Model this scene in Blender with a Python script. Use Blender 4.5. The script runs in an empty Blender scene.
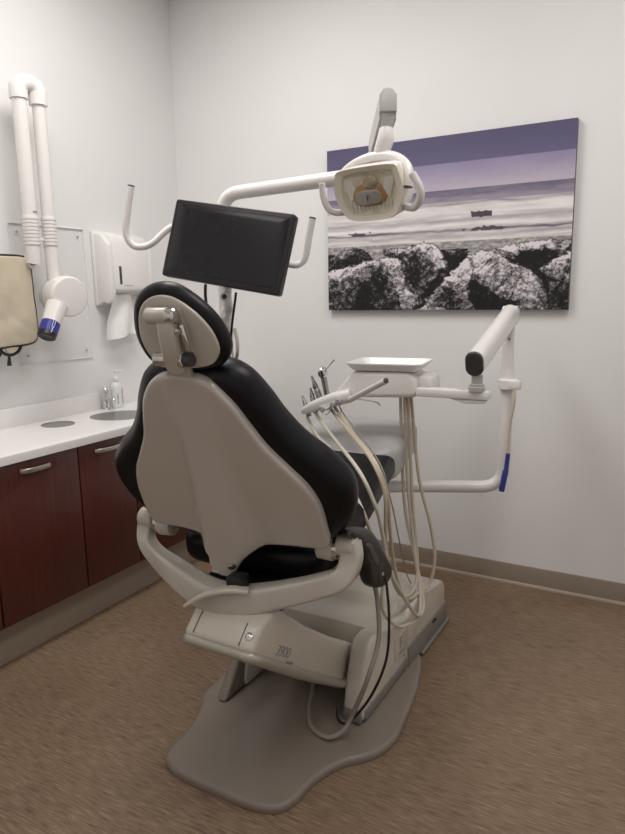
import bpy, bmesh, math, random
from mathutils import Vector, Matrix, noise
random.seed(7)
V = Vector
R = math.radians
COL = bpy.context.scene.collection
PI = math.pi

# ------------------------------------------------------------------ materials
MATS = {}
def mat(name, col, rough=0.5, metal=0.0, spec=0.5, coat=0.0, noise_amt=0.0, noise_scale=20.0,
        bump=0.0, bump_scale=200.0, alpha=1.0, trans=0.0, ior=1.45):
    if name in MATS: return MATS[name]
    m = bpy.data.materials.new(name); m.use_nodes = True
    nt = m.node_tree; b = nt.nodes['Principled BSDF']
    b.inputs['Base Color'].default_value = (*col, 1)
    b.inputs['Roughness'].default_value = rough
    b.inputs['Metallic'].default_value = metal
    b.inputs['Specular IOR Level'].default_value = spec
    b.inputs['Coat Weight'].default_value = coat
    b.inputs['Coat Roughness'].default_value = 0.15
    b.inputs['Alpha'].default_value = alpha
    b.inputs['Transmission Weight'].default_value = trans
    b.inputs['IOR'].default_value = ior
    tc = nt.nodes.new('ShaderNodeTexCoord')
    if noise_amt > 0:
        n = nt.nodes.new('ShaderNodeTexNoise'); n.inputs['Scale'].default_value = noise_scale
        n.inputs['Detail'].default_value = 6
        nt.links.new(tc.outputs['Object'], n.inputs['Vector'])
        r = nt.nodes.new('ShaderNodeValToRGB')
        r.color_ramp.elements[0].color = (*[c*(1-noise_amt) for c in col], 1)
        r.color_ramp.elements[1].color = (*[min(1, c*(1+noise_amt)) for c in col], 1)
        r.color_ramp.elements[0].position = .3; r.color_ramp.elements[1].position = .7
        nt.links.new(n.outputs['Fac'], r.inputs['Fac']); nt.links.new(r.outputs['Color'], b.inputs['Base Color'])
    if bump > 0:
        n2 = nt.nodes.new('ShaderNodeTexNoise'); n2.inputs['Scale'].default_value = bump_scale
        n2.inputs['Detail'].default_value = 3
        nt.links.new(tc.outputs['Object'], n2.inputs['Vector'])
        bp = nt.nodes.new('ShaderNodeBump'); bp.inputs['Strength'].default_value = bump
        bp.inputs['Distance'].default_value = 0.002
        nt.links.new(n2.outputs['Fac'], bp.inputs['Height']); nt.links.new(bp.outputs['Normal'], b.inputs['Normal'])
    MATS[name] = m
    return m

def grain_mat(name, cols, scale, rough, bump=0.0, coat=0.0, spec=0.5):
    m = bpy.data.materials.new(name); m.use_nodes = True
    nt = m.node_tree; b = nt.nodes['Principled BSDF']
    b.inputs['Roughness'].default_value = rough; b.inputs['Coat Weight'].default_value = coat
    b.inputs['Specular IOR Level'].default_value = spec
    tc = nt.nodes.new('ShaderNodeTexCoord'); mp = nt.nodes.new('ShaderNodeMapping')
    mp.inputs['Scale'].default_value = scale
    nt.links.new(tc.outputs['Object'], mp.inputs['Vector'])
    n = nt.nodes.new('ShaderNodeTexNoise'); n.inputs['Scale'].default_value = 1.0; n.inputs['Detail'].default_value = 8
    n.inputs['Roughness'].default_value = .65
    nt.links.new(mp.outputs['Vector'], n.inputs['Vector'])
    n3 = nt.nodes.new('ShaderNodeTexNoise'); n3.inputs['Scale'].default_value = 2.2; n3.inputs['Detail'].default_value = 3
    nt.links.new(tc.outputs['Object'], n3.inputs['Vector'])
    mx = nt.nodes.new('ShaderNodeMath'); mx.operation = 'MULTIPLY_ADD'
    mx.inputs[1].default_value = .18
    nt.links.new(n3.outputs['Fac'], mx.inputs[0]); nt.links.new(n.outputs['Fac'], mx.inputs[2])
    sb = nt.nodes.new('ShaderNodeMath'); sb.operation = 'SUBTRACT'; sb.inputs[1].default_value = .09
    nt.links.new(mx.outputs[0], sb.inputs[0])
    r = nt.nodes.new('ShaderNodeValToRGB')
    els = r.color_ramp.elements
    els[0].position = .28; els[1].position = .72
    els[0].color = (*cols[0], 1); els[1].color = (*cols[-1], 1)
    for k, c in enumerate(cols[1:-1]):
        e = els.new(.28 + .44*(k+1)/(len(cols)-1)); e.color = (*c, 1)
    nt.links.new(sb.outputs[0], r.inputs['Fac']); nt.links.new(r.outputs['Color'], b.inputs['Base Color'])
    if bump:
        bp = nt.nodes.new('ShaderNodeBump'); bp.inputs['Strength'].default_value = bump; bp.inputs['Distance'].default_value = .001
        nt.links.new(n.outputs['Fac'], bp.inputs['Height']); nt.links.new(bp.outputs['Normal'], b.inputs['Normal'])
    MATS[name] = m
    return m

def clear_mat(name, tint, gloss=.1):
    m = bpy.data.materials.new(name); m.use_nodes = True; nt = m.node_tree
    nt.nodes.remove(nt.nodes['Principled BSDF'])
    t = nt.nodes.new('ShaderNodeBsdfTransparent'); t.inputs['Color'].default_value = (*tint, 1)
    g = nt.nodes.new('ShaderNodeBsdfGlossy'); g.inputs['Roughness'].default_value = .06
    x = nt.nodes.new('ShaderNodeMixShader'); x.inputs[0].default_value = gloss
    nt.links.new(t.outputs[0], x.inputs[1]); nt.links.new(g.outputs[0], x.inputs[2])
    nt.links.new(x.outputs[0], nt.nodes['Material Output'].inputs['Surface'])
    MATS[name] = m
    return m

def film_mat(name, col, opacity, rough):
    m = bpy.data.materials.new(name); m.use_nodes = True; nt = m.node_tree
    b = nt.nodes['Principled BSDF']; b.inputs['Base Color'].default_value = (*col, 1); b.inputs['Roughness'].default_value = rough
    t = nt.nodes.new('ShaderNodeBsdfTransparent'); x = nt.nodes.new('ShaderNodeMixShader')
    n = nt.nodes.new('ShaderNodeTexNoise'); n.inputs['Scale'].default_value = 9
    tc = nt.nodes.new('ShaderNodeTexCoord'); nt.links.new(tc.outputs['Object'], n.inputs['Vector'])
    ma = nt.nodes.new('ShaderNodeMath'); ma.operation = 'MULTIPLY_ADD'; ma.inputs[1].default_value = .25; ma.inputs[2].default_value = opacity-.12
    nt.links.new(n.outputs['Fac'], ma.inputs[0]); nt.links.new(ma.outputs[0], x.inputs[0])
    nt.links.new(t.outputs[0], x.inputs[1]); nt.links.new(b.outputs[0], x.inputs[2])
    nt.links.new(x.outputs[0], nt.nodes['Material Output'].inputs['Surface'])
    bp = nt.nodes.new('ShaderNodeBump'); bp.inputs['Strength'].default_value = .4; bp.inputs['Distance'].default_value = .01
    nt.links.new(n.outputs['Fac'], bp.inputs['Height']); nt.links.new(bp.outputs['Normal'], b.inputs['Normal'])
    MATS[name] = m
    return m

WALL   = mat('wall_paint', (.80, .79, .785), .6, spec=.3, noise_amt=.012, noise_scale=3, bump=.12, bump_scale=260)
CEIL   = mat('ceiling_paint', (.82, .81, .79), .9, noise_amt=.01)
FLOOR  = grain_mat('floor_vinyl', [(.070, .043, .026), (.175, .116, .073), (.245, .168, .110), (.37, .265, .182)], (15, 210, 1), .45, .12, spec=.3)
BASEB  = mat('baseboard_vinyl', (.27, .215, .165), .5, noise_amt=.04)
TRIM   = mat('trim_pale', (.34, .285, .23), .5, noise_amt=.04)
WOOD   = grain_mat('cherry_laminate', [(.060, .010, .0072), (.082, .0150, .0105), (.108, .0215, .0145)], (70, 70, 3), .30, coat=.25)
CARC   = mat('carcass_dark', (.05, .01, .008), .5, noise_amt=.1)
KICK   = mat('toe_kick_vinyl', (.335, .275, .22), .5, noise_amt=.03)
COUNT  = mat('countertop_white', (.84, .815, .80), .28, noise_amt=.02, noise_scale=60)
STEEL  = mat('brushed_steel', (.58, .56, .53), .28, metal=1, noise_amt=.06, noise_scale=90)
CHROME = mat('chrome', (.72, .71, .70), .09, metal=1, noise_amt=.02)
BEIGE  = mat('beige_plastic', (.53, .49, .43), .30, coat=.25, noise_amt=.012, noise_scale=8)
SHELLM = mat('shell_plastic', (.50, .455, .405), .24, coat=.3, noise_amt=.012, noise_scale=8)
ALMOND = mat('almond_plastic', (.60, .56, .48), .28, coat=.2, noise_amt=.015, noise_scale=30)
TAUPE  = mat('taupe_base', (.225, .190, .158), .40, coat=.10, noise_amt=.03, noise_scale=14)
GREYST = mat('grey_strip', (.23, .215, .195), .45, noise_amt=.04)
SILVER = mat('silver_trim', (.43, .40, .345), .30, metal=.35, noise_amt=.02)
BLACKV = mat('black_vinyl', (.0048, .0048, .0062), .36, spec=.30, bump=.15, bump_scale=420, noise_amt=.1)
BLACKP = mat('black_plastic', (.012, .012, .013), .33, noise_amt=.1)
DGREY  = mat('dark_grey_plastic', (.055, .053, .053), .38, noise_amt=.05)
SCREEN = mat('screen_glass', (.012, .012, .014), .22, spec=.5, noise_amt=.05)
WHITEP = mat('white_plastic', (.82, .80, .775), .30, coat=.2, noise_amt=.008)
WHITEM = mat('white_enamel', (.80, .77, .745), .26, coat=.3, noise_amt=.008)
GREYM  = mat('grey_enamel', (.42, .405, .39), .32, coat=.2, noise_amt=.02)
CREAM  = mat('cream_plastic', (.74, .69, .58), .25, coat=.35, noise_amt=.015)
REFL   = mat('warm_reflector', (.80, .74, .62), .35, metal=.35, noise_amt=.3, noise_scale=25)
TAN    = mat('tan_rubber', (.60, .55, .46), .42, noise_amt=.05)
OCHRE  = mat('ochre_rubber', (.56, .485, .37), .42, noise_amt=.05)
PALEH  = mat('pale_rubber', (.60, .55, .46), .42, noise_amt=.05)
GREYH  = mat('grey_rubber', (.30, .27, .235), .42, noise_amt=.05)
BLUE   = mat('blue_plastic', (.030, .040, .26), .35, noise_amt=.05)
APRON  = mat('apron_beige', (.58, .51, .39), .45, noise_amt=.05, noise_scale=12, bump=.1, bump_scale=60)
PAPER  = mat('paper_white', (.86, .845, .83), .8, noise_amt=.02)
SOAP   = mat('soap_liquid', (.84, .88, .87), .15, trans=.15, noise_amt=.02)
INK    = mat('ink_dark', (.06, .055, .05), .6, noise_amt=.05)
INKG   = mat('ink_grey', (.30, .29, .30), .6, noise_amt=.05)
PLEXI  = clear_mat('clear_acrylic', (.998, .998, .998), .015)
LENS   = clear_mat('lens_clear', (.985, .975, .95), .05)
FILM   = film_mat('plastic_film', (.50, .485, .475), .80, .30)
BULB   = mat('frosted_shield', (.42, .42, .42), .35, metal=.4, noise_amt=.05)

# ------------------------------------------------------------------ mesh helpers
def cr(pts, n=6, closed=True):
    """Catmull-Rom through points"""
    pts = [V(p) for p in pts]; out = []; L = len(pts)
    segs = L if closed else L-1
    for i in range(segs):
        if closed: p0, p1, p2, p3 = pts[(i-1) % L], pts[i], pts[(i+1) % L], pts[(i+2) % L]
        else: p0, p1, p2, p3 = pts[max(i-1, 0)], pts[i], pts[i+1], pts[min(i+2, L-1)]
        for k in range(n):
            t = k/n
            out.append(.5*((2*p1)+(p2-p0)*t+(2*p0-5*p1+4*p2-p3)*t*t+(3*p1-p0-3*p2+p3)*t**3))
    if not closed: out.append(pts[-1])
    return out
def rrect(w, h, r, n=6, cx=0, cy=0):
    o = []
    for sx, sy, a0 in ((1, 1, 0), (-1, 1, 90), (-1, -1, 180), (1, -1, 270)):
        for k in range(n+1):
            a = R(a0+90*k/n); o.append(V((cx+sx*(w/2-r)+r*math.cos(a), cy+sy*(h/2-r)+r*math.sin(a))))
    return o
def mirror(right, n=5):
    """right half list (u>=0) from top to bottom -> smooth closed symmetric outline"""
    left = [(-p[0], p[1]) for p in right[::-1] if abs(p[0]) > 1e-4]
    return cr(list(right)+left, n)
def fillet(pts, rad, n=6):
    pts = [V(p) for p in pts]; out = [pts[0]]
    for i in range(1, len(pts)-1):
        a, b, c = pts[i-1], pts[i], pts[i+1]
        d1 = (a-b); d2 = (c-b); r = min(rad, d1.length*.49, d2.length*.49)
        p, q = b+d1.normalized()*r, b+d2.normalized()*r
        for k in range(n+1):
            t = k/n; out.append(p*(1-t)**2+b*2*t*(1-t)+q*t*t)
    out.append(pts[-1]); return out
def area2(o): return .5*sum(o[i].x*o[(i+1) % len(o)].y-o[(i+1) % len(o)].x*o[i].y for i in range(len(o)))
def inset(o, d):
    L = len(o); s = 1 if area2(o) > 0 else -1; res = []
    for i in range(L):
        t = (o[(i+1) % L]-o[i-1]); t = t.normalized() if t.length > 1e-9 else V((1, 0))
        res.append(o[i]+V((-t.y, t.x))*d*s)
    return res

class MB:
    def __init__(s): s.bm = bmesh.new()
    def ringface(s, rings, close=True, capa=True, capb=True):
        bm = s.bm; vr = [[bm.verts.new(p) for p in r] for r in rings]; n = len(vr[0])
        for a, b in zip(vr, vr[1:]):
            for i in range(n if close else n-1):
                j = (i+1) % n
                try: bm.faces.new((a[i], a[j], b[j], b[i]))
                except ValueError: pass
        if capa: bm.faces.new(vr[0][::-1])
        if capb: bm.faces.new(vr[-1])
        return s
    def box(s, c, size, M=None, bev=0.0, seg=2):
        t = bmesh.new(); bmesh.ops.create_cube(t, size=1)
        for v in t.verts: v.co = V((v.co.x*size[0], v.co.y*size[1], v.co.z*size[2]))
        if bev: bmesh.ops.bevel(t, geom=list(t.edges), offset=bev, segments=seg, affect='EDGES', profile=.5)
        X = Matrix.Translation(V(c)) @ (M.to_4x4() if M else Matrix())
        bmesh.ops.transform(t, matrix=X, verts=list(t.verts)); s.merge(t); return s
    def merge(s, t):
        me = bpy.data.meshes.new('tmp'); t.to_mesh(me); t.free(); s.bm.from_mesh(me); bpy.data.meshes.remove(me)
    def prism(s, outline, fn, d0, d1, bev=0.0, seg=2):
        """outline 2d, fn(u,v,d)->world"""
        t = bmesh.new()
        a = [t.verts.new((p[0], p[1], d0)) for p in outline]; b = [t.verts.new((p[0], p[1], d1)) for p in outline]
        n = len(a)
        for i in range(n): t.faces.new((a[i], a[(i+1) % n], b[(i+1) % n], b[i]))
        t.faces.new(a[::-1]); t.faces.new(b)
        bmesh.ops.recalc_face_normals(t, faces=t.faces)
        if bev:
            es = [e for e in t.edges if len(e.link_faces) == 2 and e.calc_face_angle(0) > R(28)]
            bmesh.ops.bevel(t, geom=es, offset=bev, segments=seg, affect='EDGES', profile=.5)
        for v in t.verts: v.co = V(fn(*v.co))
        s.merge(t); return s
    def pillow(s, o, fn, d0, d1, r, cf=0.0, cb=0.0, K=5, fill=5, cen=None, rb=None):
        """rounded slab from outline o; fn(u,v,d). d0 back, d1 front, r edge radius, crowns cf / cb"""
        o = [V((p[0], p[1])) for p in o]
        if rb is None: rb = r
        c = cen and V(cen) or sum(o, V((0, 0)))/len(o)
        rings = []
        def fillr(edge, d, crown, rev):
            rr = []
            for k in range(1, fill+1):
                t = 1-k/fill*.96
                rr.append(([c+(p-c)*t for p in edge], d+crown*(1-t*t)))
            return rr[::-1] if rev else rr
        ib, iff = inset(o, rb), inset(o, r)
        rings += fillr(ib, d0, -cb, True)
        for k in range(K+1):
            a = PI/2*k/K; rings.append((inset(o, rb*(1-math.sin(a))), d0+rb*(1-math.cos(a))))
        for k in range(K+1):
            a = PI/2*k/K; rings.append((inset(o, r*(1-math.cos(a))), d1-r*(1-math.sin(a))))
        rings += fillr(iff, d1, cf, False)
        s.ringface([[V(fn(p.x, p.y, d)) for p in ring] for ring, d in rings]); return s
    def tube(s, pts, r, n=12, smooth=0, radii=None, caps=True, sec=None, up=None, scales=None):
        pts = [V(p) for p in pts]
        if smooth:
            if radii: rr = cr([V((a, 0, 0)) for a in radii], smooth, False); radii = [q.x for q in rr]
            if scales: rr = cr([V((a, 0, 0)) for a in scales], smooth, False); scales = [q.x for q in rr]
            pts = cr(pts, smooth, False)
        q = [pts[0]]; keep = [0]
        for i in range(1, len(pts)):
            if (pts[i]-q[-1]).length > 1e-6: q.append(pts[i]); keep.append(i)
        pts = q
        if radii: radii = [radii[i] for i in keep]
        if scales: scales = [scales[i] for i in keep]
        T = [(pts[min(i+1, len(pts)-1)]-pts[max(i-1, 0)]).normalized() for i in range(len(pts))]
        if up is None:
            u = V((0, 0, 1)) if abs(T[0].z) < .9 else V((1, 0, 0))
        else: u = V(up)
        u = (u-T[0]*u.dot(T[0])).normalized(); rings = []
        for i, p in enumerate(pts):
            if up is not None: u = V(up)
            u = (u-T[i]*u.dot(T[i])).normalized(); w = T[i].cross(u)
            if sec:
                sc = scales[i] if scales else 1
                rings.append([p+w*a*sc+u*b*sc for a, b in sec])
            else:
                rad = radii[i] if radii else r
                rings.append([p+(w*math.cos(2*PI*k/n)+u*math.sin(2*PI*k/n))*rad for k in range(n)])
        s.ringface(rings, True, caps, caps); return s
    def lathe(s, prof, org, axis, n=24, caps=True):
        """prof list of (r,h) along axis from org"""
        ax = V(axis).normalized(); u = ax.orthogonal().normalized(); w = ax.cross(u); o = V(org)
        rings = [[o+ax*h+(u*math.cos(2*PI*k/n)+w*math.sin(2*PI*k/n))*max(r, 1e-4) for k in range(n)] for r, h in prof]
        s.ringface(rings, True, caps, caps); return s
    def ball(s, c, r, M=None, n=16):
        t = bmesh.new(); bmesh.ops.create_uvsphere(t, u_segments=n, v_segments=n//2+2, radius=1)
        for v in t.verts: v.co = V((v.co.x*r[0], v.co.y*r[1], v.co.z*r[2]))
        X = Matrix.Translation(V(c)) @ (M.to_4x4() if M else Matrix())
        bmesh.ops.transform(t, matrix=X, verts=list(t.verts)); s.merge(t); return s
    def build(s, name, m, parent=None, sharp=35, **tags):
        bmesh.ops.recalc_face_normals(s.bm, faces=s.bm.faces)
        off = V((0, 0, 0)); p = parent
        while p is not None: off += p.location; p = p.parent
        if parent is None:
            xs = [v.co for v in s.bm.verts]
            lo = V([min(c[i] for c in xs) for i in range(3)]); hi = V([max(c[i] for c in xs) for i in range(3)])
            off = V(((lo.x+hi.x)/2, (lo.y+hi.y)/2, lo.z))
        for v in s.bm.verts: v.co -= off
        me = bpy.data.meshes.new(name); s.bm.to_mesh(me); s.bm.free()
        me.materials.append(m)
        for f in me.polygons: f.use_smooth = True
        me.set_sharp_from_angle(angle=R(sharp))
        ob = bpy.data.objects.new(name, me); COL.objects.link(ob)
        if parent: ob.parent = parent
        else: ob.location = off
        for k, v in tags.items(): ob[k] = v
        return ob
def thing(name, loc, label, cat, group=None):
    o = bpy.data.objects.new(name, None); COL.objects.link(o); o.location = loc
    o.empty_display_size = .1; o['label'] = label; o['category'] = cat
    if group: o['group'] = group
    return o
def xyz(u, v, d): return V((u, v, d))
def lettering(body, name, size, org, right, up, m, parent, depth=.0006, shear=0.0):
    cu = bpy.data.curves.new('tmp', 'FONT'); cu.body = body; cu.size = size; cu.extrude = depth; cu.shear = shear
    to = bpy.data.objects.new('tmp', cu); COL.objects.link(to); bpy.context.view_layer.update()
    dg = bpy.context.evaluated_depsgraph_get(); me = bpy.data.meshes.new_from_object(to.evaluated_get(dg))
    bpy.data.objects.remove(to)
    r = V(right).normalized(); u = V(up); u = (u-r*u.dot(r)).normalized(); n = r.cross(u); o = V(org)
    b = MB(); b.bm.from_mesh(me); bpy.data.meshes.remove(me)
    for v in b.bm.verts: v.co = o+r*v.co.x+u*v.co.y+n*v.co.z
    return b.build(name, m, parent)

# ------------------------------------------------------------------ room
H = 3.15; XR = 3.75; YF = -4.4
def slab(name, c, size, m):
    o = MB().box(c, size).build(name, m); o['kind'] = 'structure'; return o
slab('floor', ((XR)/2, YF/2, -.05), (XR+.2, -YF+.2, .1), FLOOR)
slab('ceiling', ((XR)/2, YF/2, H+.05), (XR+.2, -YF+.2, .1), CEIL)
slab('wall_left', (-.05, YF/2, H/2), (.1, -YF+.2, H), WALL)
slab('wall_back', (XR/2, .05, H/2), (XR, .1, H), WALL)
slab('wall_right', (XR+.05, YF/2, H/2), (.1, -YF+.2, H), WALL)
slab('wall_front', (XR/2, YF-.05, H/2), (XR, .1, H), WALL)
b = MB()
b.prism([(-.012, .0), (0, 0), (0, .1), (-.006, .1), (-.009, .094)], lambda u, v, d: V((d, u, v)), .42, XR, 0)
o = b.build('baseboard_back', BASEB); o['kind'] = 'structure'
b = MB().prism([(-.022, 0), (-.012, 0), (-.012, .014), (-.017, .012), (-.021, .006)], lambda u, v, d: V((d, u, v)), .42, XR, 0)
o = b.build('trim_1', TRIM); o['kind'] = 'structure'
o = MB().box((.4105, -2.05, .083), (.011, 4.1, .166)).build('baseboard_left', KICK); o['kind'] = 'structure'

# ------------------------------------------------------------------ cabinets + counter
HND = STEEL
def cabinet(y0, y1, label, hidden=False):
    yc = (y0+y1)/2; t = thing('base_cabinet', (.24, yc, .17), label, 'cabinet', 'cherry base cabinets under the counter')
    b = MB(); w_ = y1-y0-.002
    for yy in (yc-w_/2+.008, yc+w_/2-.008): b.box((.231, yy, .495), (.458, .016, .650))
    b.box((.231, yc, .178), (.458, w_-.03, .016)).box((.010, yc, .495), (.012, w_-.03, .640)).box((.452, yc, .800), (.016, w_-.03, .036))
    b.build('body', CARC, t)
    d = MB().box((.4705, yc, .4975), (.018, y1-y0-.005, .638), bev=.0015).build('door', WOOD, t)
    hy = yc; hw = .068
    if y1-y0 > .36: hy = yc-.005
    hz = .778
    pts = [V((.480, hy-hw, hz)), V((.500, hy-hw*.75, hz)), V((.506, hy, hz)), V((.500, hy+hw*.75, hz)), V((.480, hy+hw, hz))]
    MB().tube(pts, .01, smooth=6, sec=[(p.x, p.y) for p in rrect(.007, .020, .003, 3)], up=(0, 0, 1)).build('handle', HND, d)
    return t
cabinet(-1.722, -1.302, 'dark cherry base cabinet left of the door seam, under the round counter hole')
cabinet(-1.300, -.978, 'narrower dark cherry base cabinet with bow handle beneath the sink')
cabinet(-.976, -.52, 'dark cherry base cabinet mostly hidden behind the chair backrest')
cabinet(-2.15, -1.724, 'dark cherry base cabinet whose edge shows at the far left frame border')
# countertop with two holes
SINK = (.250, -.825, .145); CHUTE = (.160, -1.130, .072)
def counter():
    bm = bmesh.new(); x0, x1, y0, y1, z0, z1 = .001, .50, -2.4, -.004, .822, .857
    def loop(z, pts): return [bm.verts.new((p[0], p[1], z)) for p in pts]
    rect = [(x0, y0), (x1, y0), (x1, y1), (x0, y1)]
    def circ(c, n=40): return [(c[0]+c[2]*math.cos(2*PI*k/n), c[1]+c[2]*1.0*math.sin(2*PI*k/n)) for k in range(n)]
    layers = []
    for z in (z1, z0):
        es = []; ls = []
        for pts in (rect, circ(SINK), circ(CHUTE)):
            vs = loop(z, pts); ls.append(vs)
            for i in range(len(vs)): es.append(bm.edges.new((vs[i], vs[(i+1) % len(vs)])))
        bmesh.ops.triangle_fill(bm, use_beauty=True, use_dissolve=False, edges=es)
        layers.append(ls)
    for a, c in zip(*layers):
        for i in range(len(a)): bm.faces.new((a[i], a[(i+1) % len(a)], c[(i+1) % len(a)], c[i]))
    es = [e for e in bm.edges if all(abs(v.co.x-x1) < 1e-5 and abs(v.co.z-z1) < 1e-5 for v in e.verts)]
    bmesh.ops.bevel(bm, geom=es, offset=.006, segments=3, affect='EDGES', profile=.5)
    m = MB(); m.bm.free(); m.bm = bm; return m
ct = counter().build('countertop', COUNT, sharp=30, label='white solid surface countertop with round sink along the left wall', category='countertop')
MB().box((.011, -1.58, .9005), (.020, 1.68, .0895), bev=.003).build('backsplash', COUNT, ct)
# sink bowl
s = thing('sink', (SINK[0], SINK[1], .70), 'round stainless steel basin set into the white countertop beside the faucet', 'sink')
r = SINK[2]
MB().lathe([(r-.0015, .1885), (r-.004, .1885), (r-.005, .150), (r-.008, .06), (r-.03, .02), (.03, .008), (.001, .006), (.001, .0), (r-.02, .012), (r-.002, .06), (r-.0015, .150)],
           (SINK[0], SINK[1], .666), (0, 0, 1), 40).build('basin', mat('basin_steel', (.36, .345, .33), .3, metal=1, noise_amt=.06, noise_scale=90), s)
MB().lathe([(.03, 0), (.032, .004), (.02, .004), (.001, .003)], (SINK[0], SINK[1], .674), (0, 0, 1), 20).build('drain', CHROME, s)
# waste chute
s = thing('waste_chute', (CHUTE[0], CHUTE[1], .75), 'small round hole with steel rim in the countertop left of the sink', 'waste chute')
r = CHUTE[2]
MB().lathe([(r+.003, .0), (r+.004, .0025), (r-.002, .003), (r-.004, -.004), (r-.006, -.12), (.002, -.125), (.002, -.13), (r-.001, -.125), (r-.001, -.003)],
           (CHUTE[0], CHUTE[1], .857), (0, 0, 1), 36).build('liner', MATS['basin_steel'], s)
# faucet
s = thing('faucet', (.05, -.725, .857), 'small chrome faucet standing at the back of the round sink', 'faucet')
MB().lathe([(.026, 0), (.026, .006), (.019, .010), (.018, .075), (.016, .085)], (.05, -.725, .857), (0, 0, 1)).build('body', CHROME, s)
MB().tube([(.05, -.725, .915), (.09, -.735, .925), (.125, -.745, .920), (.135, -.748, .905)], .010, smooth=5, radii=[.013, .012, .011, .010]).build('spout', CHROME, s)
MB().lathe([(.0175, 0), (.0175, .018), (.012, .026), (.002, .028)], (.05, -.725, .944), (0, 0, 1)).tube([(.05, -.725, .960), (.035, -.722, .985)], .004, radii=[.005, .004]).build('lever', CHROME, s)
# soap bottle
bx, by = .062, -.655
s = thing('soap_bottle', (bx, by, .857), 'clear pump bottle of pale soap standing behind the faucet', 'soap bottle')
def bfn(u, v, d): return V((bx+u*.72, by+v, .857+d))
b = MB(); o2 = cr([(.032, .0), (.028, .024), (0, .034), (-.028, .024), (-.032, 0), (-.028, -.024), (0, -.034), (.028, -.024)], 4)
rings = [[V(bfn(p.x*k, p.y*k, d)) for p in o2] for k, d in ((.85, 0), (.98, .004), (1, .012), (1, .105), (.93, .122), (.6, .135), (.36, .140), (.36, .148))]
b.ringface(rings).build('body', SOAP, s)
b = MB(); b.lathe([(.016, 0), (.016, .018), (.008, .020), (.006, .044), (.010, .046), (.010, .056), (.002, .058)], (bx, by, 1.003), (0, 0, 1), 16)
b.box((bx+.012, by+.012, 1.056), (.010, .055, .008), Matrix.Rotation(R(-40), 3, 'Z'), bev=.002).build('pump', WHITEP, s)
for sy, nn in ((.016, 9), (-.016, 6)):
    b = MB()
    b.box((bx+.0222, by+sy, .885+nn*.0045), (.001, .003, nn*.009))
    for k in range(nn): b.box((bx+.0225, by+sy, .885+k*.009), (.002, .012-(k % 3)*.003, .005))
    b.build('printed_text', INKG, s)

# ------------------------------------------------------------------ left wall things
s = thing('acrylic_panel', (.003, -.967, 1.135), 'clear acrylic splash sheet screwed to the left wall behind the x-ray arm', 'wall panel')
MB().box((.004, -.967, 1.457), (.006, .428, .644), bev=.001).build('sheet', PLEXI, s)
MB().box((.004, -.967, 1.135), (.008, .428, .0022)).box((.004, -.967, 1.779), (.008, .428, .0022)).box((.004, -.753, 1.457), (.008, .0022, .644)).box((.004, -1.181, 1.457), (.008, .0022, .644)).build('edge', mat('acrylic_edge', (.80, .80, .79), .3), s)
for y, z in ((-1.140, 1.742), (-.790, 1.742), (-1.140, 1.175), (-.790, 1.175)):
    MB().lathe([(.006, 0), (.006, .003), (.002, .005)], (.007, y, z), (1, 0, 0), 12).build('screw', GREYM, s)

# paper towel dispenser
s = thing('paper_towel_dispenser', (0, -.535, 1.40), 'white folded paper towel dispenser on the left wall above the sink', 'towel dispenser')
y0, y1 = -.700, -.385
b = MB()
prof = [(.0, 1.762), (.070, 1.762), (.100, 1.752), (.118, 1.715), (.122, 1.50), (.120, 1.478), (.085, 1.470), (.0, 1.440)]
b.prism(prof, lambda u, v, d: V((u, d, v)), y0+.03, y1-.03, .006)
b.build('cover', WHITEP, s)
sideo = [(.0, 1.768), (.022, 1.768), (.065, 1.757), (.112, 1.705), (.121, 1.62), (.123, 1.465), (.113, 1.425), (.085, 1.407), (.058, 1.420), (.022, 1.400), (0, 1.400)]
for a in (y0, y1-.032):
    MB().prism(sideo, lambda u, v, d: V((u, d, v)), a, a+.032, .006).build('side_cheek', WHITEP, s)
MB().box((.012, (y0+y1)/2, 1.588), (.02, y1-y0+.01, .378), bev=.006).build('back_plate', WHITEP, s)
MB().box((.1205, -.628, 1.552), (.006, .016, .092), Matrix.Rotation(R(0), 3, 'X'), bev=.002).build('window_slot', DGREY, s)
b = MB()
for k in range(7): b.box((.1215, -.600+k*.008, 1.500+.001*(k % 2)), (.002, .0055, .006-.002*(k % 2)))
b.build('brand_mark', INKG, s)
MB().lathe([(.016, -.01), (.016, .008), (.010, .014)], (.055, -.52, 1.762), (0, 0, 1), 16).build('lock', WHITEP, s)
# hanging towel
b = MB(); nx, nz = 14, 12; rows = []
for j in range(nz+1):
    t = j/nz; row = []
    wl = .066+.046*min(1, t*1.6)
    for i in range(nx+1):
        q = i/nx-.5
        row.append(V((.070+.016*math.sin(q*9+t*1.5)*(.5+.5*t)+.012*t, -.572+q*2*wl-.030*t, 1.455-.222*t+.012*math.sin(q*5)*(t > .95))))
    rows.append(row)
back = [[p+V((-.003, 0, 0)) for p in r_] for r_ in rows]
b.ringface([r_+k_[::-1] for r_, k_ in zip(rows, back)])
b.build('paper_towel', PAPER, label='crumpled white paper towel hanging out of the wall dispenser', category='paper towel')

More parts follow.
